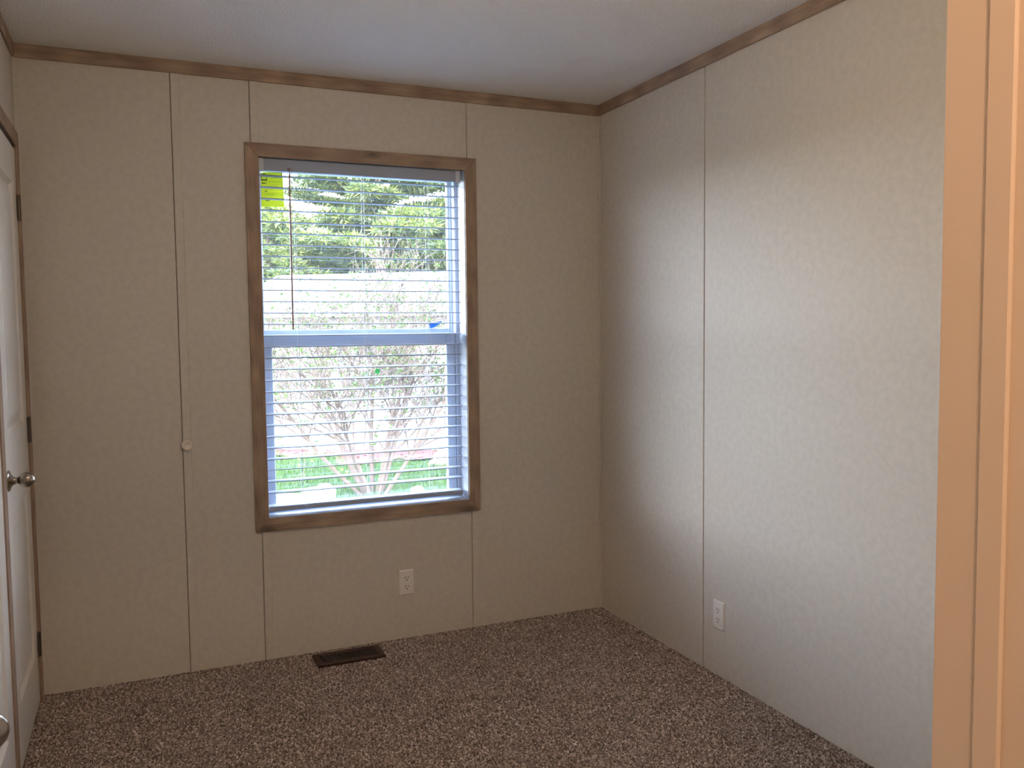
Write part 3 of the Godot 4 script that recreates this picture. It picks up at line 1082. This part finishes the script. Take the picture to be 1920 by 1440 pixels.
func neighbour_house() -> void:
	# local x along the wall, z out of it; the wall stands at z = 0
	var n := base("neighbour_house", Vector3(1.85, GY, -12.4))
	n.rotation.y = atan2(-0.562, 0.827)
	tag(n, "white sided single storey house with light grey roof behind the shrub", "house")
	var sid := mat(srgb8(146, 145, 151), 0.7)
	var L0 := -2.6
	var L1 := 9.0
	var dep := 4.6
	var core := part_box("wall", Vector3(L0, 0.0, -dep), Vector3(L1, 2.62, -0.03), sid, n)
	core.set_meta("label", "white end walls")
	# lapped siding courses
	var wins := [[-0.55, 0.35, 1.05, 2.05], [3.4, 4.4, 1.05, 2.05], [6.6, 7.6, 1.05, 2.05]]
	var ex := 0.125
	for k in 21:
		var y0 := k * ex
		var st := newst()
		var segs := [[L0, L1]]
		for w in wins:
			if y0 + ex > w[2] and y0 < w[3]:
				var nxt := []
				for s in segs:
					if w[0] > s[0] and w[1] < s[1]:
						nxt.append([s[0], w[0]])
						nxt.append([w[1], s[1]])
					else:
						nxt.append(s)
				segs = nxt
		for s in segs:
			st = newst()
			quad(st, Vector3(s[0], y0, 0.012), Vector3(s[1], y0, 0.012), Vector3(s[1], y0 + ex, -0.004), Vector3(s[0], y0 + ex, -0.004), Vector3(0, 0, 1))
			quad(st, Vector3(s[0], y0, 0.012), Vector3(s[1], y0, 0.012), Vector3(s[1], y0, -0.03), Vector3(s[0], y0, -0.03), Vector3.DOWN)
			obj("siding_board", st, sid, n)
	for w in wins:
		var st := newst()
		ring(st, w[0], w[1], w[2], w[3], 0.06, 0.06, 0.06, 0.06, -0.03, 0.03, 0.004)
		box(st, Vector3(w[0] + 0.06, (w[2] + w[3]) * 0.5 - 0.025, -0.02), Vector3(w[1] - 0.06, (w[2] + w[3]) * 0.5 + 0.025, 0.02), 0.004)
		var f := obj("window", st, mat(srgb8(210, 212, 214), 0.5), n)
		var gp := mat(srgb8(120, 128, 136), 0.1)
		gp.metallic_specular = 0.7
		for h in [[w[2] + 0.06, (w[2] + w[3]) * 0.5 - 0.025], [(w[2] + w[3]) * 0.5 + 0.025, w[3] - 0.06]]:
			part_box("pane", Vector3(w[0] + 0.06, h[0], -0.028), Vector3(w[1] - 0.06, h[1], -0.008), gp, f)
	# gable roof with eave and fascia
	var ey := 2.66
	var ry := 3.46
	var st := newst()
	var rm := mat(Color.WHITE, 0.9)
	rm.albedo_texture = mottle(srgb8(92, 91, 100), 0.12, 256, 4.0, 24.0, 61)
	rm.uv1_triplanar = true
	rm.uv1_scale = Vector3(0.8, 0.8, 0.8)
	for s: float in [1.0, -1.0]:
		var ez := 0.28 if s > 0.0 else -dep - 0.28
		var mz := -dep * 0.5
		var a := Vector3(L0 - 0.2, ey, ez)
		var b := Vector3(L1 + 0.2, ey, ez)
		var c := Vector3(L1 + 0.2, ry, mz)
		var d := Vector3(L0 - 0.2, ry, mz)
		var e := Vector3(0, 0.06, 0)
		quad(st, a + e, b + e, c + e, d + e, Vector3(0, 1, s * 0.3))
		quad(st, a, b, c, d, Vector3(0, -1, -s * 0.3))
		quad(st, a, b, b + e, a + e, Vector3(0, 0, s))
		quad(st, a, d, d + e, a + e, Vector3.LEFT)
		quad(st, b, c, c + e, b + e, Vector3.RIGHT)
	obj("roof", st, rm, n)
	for x: float in [L0, L1]:
		st = newst()
		tri(st, Vector3(x, 2.62, 0), Vector3(x, 2.62, -dep), Vector3(x, ry, -dep * 0.5), Vector3(signf(x), 0, 0))
		obj("gable", st, sid, n)
	part_box("fascia", Vector3(L0 - 0.2, ey - 0.12, 0.27), Vector3(L1 + 0.2, ey + 0.02, 0.30), sid, n, 0.004)
	st = newst()
	lathe(st, [Vector2(0.09, 0.0), Vector2(0.09, 0.18), Vector2(0.13, 0.2), Vector2(0.0, 0.27)], Vector3(-1.3, 3.20, -1.6), Vector3.UP, 14)
	obj("roof_vent", st, mat(srgb8(120, 126, 140), 0.6), n)

# ------------------------------------------------------------------ trees
func clump_mesh(size: float, flat: float, count: int, len_: float, wid: float, tones: Array, droop: float) -> ArrayMesh:
	# a pad of small blades around the origin, flattened by flat
	var st := newst()
	for k in count:
		var v := Vector3(rng.randfn(), rng.randfn(), rng.randfn()).normalized() * pow(rng.randf(), 0.45)
		var p := Vector3(v.x, v.y * flat, v.z) * size
		var d := (Vector3(v.x, v.y * 0.6 + 0.25 - droop, v.z) + Vector3(rng.randfn(), rng.randfn() * 0.6, rng.randfn()) * 0.45).normalized()
		var s := d.cross(Vector3(rng.randfn(), rng.randfn(), rng.randfn())).normalized()
		var c: Color = tones[rng.randi() % tones.size()]
		var f := rng.randf_range(0.8, 1.25)
		st.set_color(Color(c.r * f, c.g * f, c.b * f))
		var l := len_ * rng.randf_range(0.6, 1.3)
		var nn := (v + Vector3.UP * 0.5)
		tri(st, p - s * wid, p + s * wid, p + d * l, nn)
	return st.commit()

func foliage(called: String, meshes: Array, spots: Array, m: Material, parent: Node) -> void:
	for v in meshes.size():
		var mm := MultiMesh.new()
		mm.transform_format = MultiMesh.TRANSFORM_3D
		mm.mesh = meshes[v]
		var mine := []
		for i in spots.size():
			if i % meshes.size() == v:
				mine.append(spots[i])
		mm.instance_count = mine.size()
		for i in mine.size():
			mm.set_instance_transform(i, mine[i])
		var o := MultiMeshInstance3D.new()
		o.name = called
		o.multimesh = mm
		o.material_override = m
		o.set_meta("kind", "stuff")
		parent.add_child(o, true)

func trees() -> void:
	var yellow := [Color(0.1323, 0.1505, 0.0230), Color(0.1587, 0.1628, 0.0268), Color(0.1058, 0.1343, 0.0230), Color(0.0881, 0.1139, 0.0230)]
	var deep := [Color(0.0364, 0.0642, 0.0178), Color(0.0450, 0.0765, 0.0193), Color(0.0619, 0.0909, 0.0206), Color(0.0327, 0.0582, 0.0206)]
	var pm := [clump_mesh(0.45, 0.30, 240, 0.20, 0.026, yellow, 0.1), clump_mesh(0.45, 0.34, 240, 0.20, 0.026, yellow + deep, 0.1)]
	var dm := [clump_mesh(0.45, 0.55, 240, 0.15, 0.034, deep, 0.2), clump_mesh(0.45, 0.6, 240, 0.15, 0.034, deep + yellow, 0.2)]
	# the big pine behind the house
	var at := on_plane(713.0, 500.0, -21.0)
	at.y = GY
	var pine := base("pine_tree", at)
	tag(pine, "tall pine with flat yellow green boughs behind the house roof", "tree")
	var bark := mat(srgb8(112, 92, 82), 0.95)
	var st := newst()
	tube(st, [Vector3.ZERO, Vector3(0.02, 4.0, 0), Vector3(-0.03, 8.0, 0), Vector3(0, 12.0, 0)], [0.17, 0.12, 0.08, 0.02], 8)
	obj("trunk", st, bark, pine)
	var spots := []
	var y := 3.1
	var k := 0
	while y < 11.6:
		var reach := lerpf(3.6, 0.8, clampf((y - 3.0) / 8.6, 0, 1)) * rng.randf_range(0.75, 1.1)
		for b in 4:
			var a := k * 2.399 + b * TAU / 4.0 + rng.randf_range(-0.3, 0.3)
			var d := Vector3(cos(a), 0, sin(a))
			var r := reach * rng.randf_range(0.7, 1.0)
			st = newst()
			var p0 := Vector3(0, y, 0)
			var p1 := p0 + d * r * 0.5 + Vector3(0, 0.10 * r, 0)
			var p2 := p0 + d * r + Vector3(0, 0.22 * r, 0)
			tube(st, [p0, p1, p2], [0.035, 0.022, 0.006], 5)
			obj("bough", st, bark, pine)
			var m := int(r / 0.17)
			for i in m:
				var t := 0.30 + 0.75 * (i + rng.randf()) / m
				var q: Vector3 = p0.lerp(p1, t * 2.0) if t < 0.5 else p1.lerp(p2, t * 2.0 - 1.0)
				q += Vector3(-d.z, 0, d.x) * rng.randfn() * 0.30 * (0.4 + t) + Vector3(0, rng.randf_range(0.0, 0.16), 0)
				spots.append(Transform3D(Basis(Vector3.UP, rng.randf() * TAU).scaled(Vector3.ONE * rng.randf_range(0.65, 1.1)), q))
		y += rng.randf_range(0.50, 0.72)
		k += 1
	foliage("needles", pm, spots, M.leafy, pine)
	# other trees: round-crowned evergreens beside and behind the pine, [px, z, height, radius, seed tones]
	var list := [[505.0, -20.0, 5.6, 1.75, 0, "dense green tree left of the pine behind the house"], [585.0, -27.0, 5.0, 2.0, 1, "dark green tree between the pine and the left tree"], [760.0, -26.0, 5.1, 2.4, 1, "dark green tree directly behind the pine trunk"], [838.0, -22.5, 6.2, 1.9, 0, "bright green tree right of the pine behind the roof"], [990.0, -21.0, 7.0, 2.5, 1, "dark tree beyond the right edge of the window"], [660.0, -33.0, 5.6, 3.0, 1, "far dark green tree low behind the pine"], [470.0, -32.0, 6.2, 3.0, 1, "far dark green tree low behind the left tree"], [900.0, -33.0, 6.0, 3.2, 1, "far dark green tree low behind the right tree"]]
	for q in list:
		var p := on_plane(q[0], 600.0, q[1])
		p.y = GY
		var t := base("evergreen_tree", p)
		tag(t, q[5], "tree", "trees behind the house")
		st = newst()
		var hh: float = q[2]
		var rad: float = q[3]
		tube(st, [Vector3.ZERO, Vector3(0.05, hh * 0.5, 0), Vector3(0, hh * 0.95, 0)], [0.16, 0.10, 0.02], 7)
		obj("trunk", st, bark, t)
		var sp := []
		for i in int(110 * rad):
			var u := rng.randf()
			var yy := lerpf(0.9, hh, u)
			var rr := rad * sqrt(clampf(1.0 - pow(absf(u - 0.35) / 0.68, 2.2), 0.02, 1.0))
			var a := rng.randf() * TAU
			var r := rr * sqrt(rng.randf_range(0.15, 1.0))
			sp.append(Transform3D(Basis(Vector3.UP, rng.randf() * TAU).scaled(Vector3.ONE * rng.randf_range(0.6, 1.1)), Vector3(cos(a) * r, yy, sin(a) * r)))
		foliage("leaves", (pm if q[4] == 0 else dm), sp, M.leafy, t)

# ------------------------------------------------------------------ shrub in front of the neighbour's house
var leaf_spots := []

func twig(st: SurfaceTool, p: Vector3, d: Vector3, l: float, r: float, level: int) -> void:
	var pts := [p]
	var rad := [r]
	var q := p
	var dir := d
	var n := 4 if level < 3 else 3
	for i in n:
		dir = (dir + Vector3(rng.randfn(), rng.randfn() * 0.6 + 0.12, rng.randfn()) * 0.11).normalized()
		q += dir * l / n
		pts.append(q)
		rad.append(lerpf(r, r * 0.45, (i + 1.0) / n))
	tube(st, pts, rad, 6 if level < 2 else 3, false)
	if level >= 2:
		for i in range(1, pts.size()):
			if rng.randf() < (0.12 if level == 2 else 0.17):
				leaf_spots.append(pts[i])
	if level >= 4:
		return
	var kids: int = [5, 6, 4, 3][level]
	for k in kids:
		var t := rng.randf_range(0.30, 1.0)
		var f := t * n
		var i := mini(int(f), n - 1)
		var at: Vector3 = pts[i].lerp(pts[i + 1], f - i)
		var side := Vector3(rng.randfn(), rng.randfn() * 0.5 + 0.25, rng.randfn()).normalized()
		var nd: Vector3 = (dir * 0.85 + side * 0.75).normalized()
		twig(st, at, nd, l * rng.randf_range(0.48, 0.68), maxf(rad[i] * 0.58, 0.0046), level + 1)

func shrub() -> void:
	var at := on_ground(703.0, 930.0)
	var n := base("flowering_shrub", at)
	tag(n, "tall bare stemmed shrub with sprouting green leaves before the white house", "shrub")
	var st := newst()
	var stems := [[0.10, 1.0, 0.02], [-0.55, 1.0, 0.15], [0.65, 0.9, -0.1], [-0.95, 0.8, -0.2], [1.0, 0.75, 0.3], [0.30, 1.0, 0.45], [-0.25, 1.0, -0.4], [-0.75, 0.95, 0.4], [0.45, 1.0, -0.35], [-1.35, 0.75, 0.1], [1.3, 0.8, -0.2], [-1.1, 1.0, 0.3]]
	for i in stems.size():
		var s: Array = stems[i]
		var d := Vector3(s[0], s[1] * 1.9, s[2]).normalized()
		twig(st, Vector3(s[0] * 0.10, -0.03, s[2] * 0.10), d, rng.randf_range(1.75, 2.15), rng.randf_range(0.026, 0.042), 0)
	var bark := mat(srgb8(92, 75, 62), 0.9)
	obj("stems", st, bark, n)
	# sprouting leaves
	st = newst()
	for p: Vector3 in leaf_spots:
		for k in rng.randi_range(3, 6):
			var d := Vector3(rng.randfn(), rng.randf_range(0.1, 1.2), rng.randfn()).normalized()
			var s := d.cross(Vector3(rng.randfn(), rng.randfn(), rng.randfn())).normalized()
			var l := rng.randf_range(0.026, 0.055)
			var f := rng.randf_range(0.75, 1.3)
			st.set_color(Color(0.060 * f, 0.105 * f, 0.015 * f))
			var up := s.cross(d)
			quad(st, p, p + d * l * 0.5 + s * l * 0.26, p + d * l, p + d * l * 0.5 - s * l * 0.26, up)
	var lo := obj("leaves", st, M.leafy, n)
	lo.set_meta("kind", "stuff")
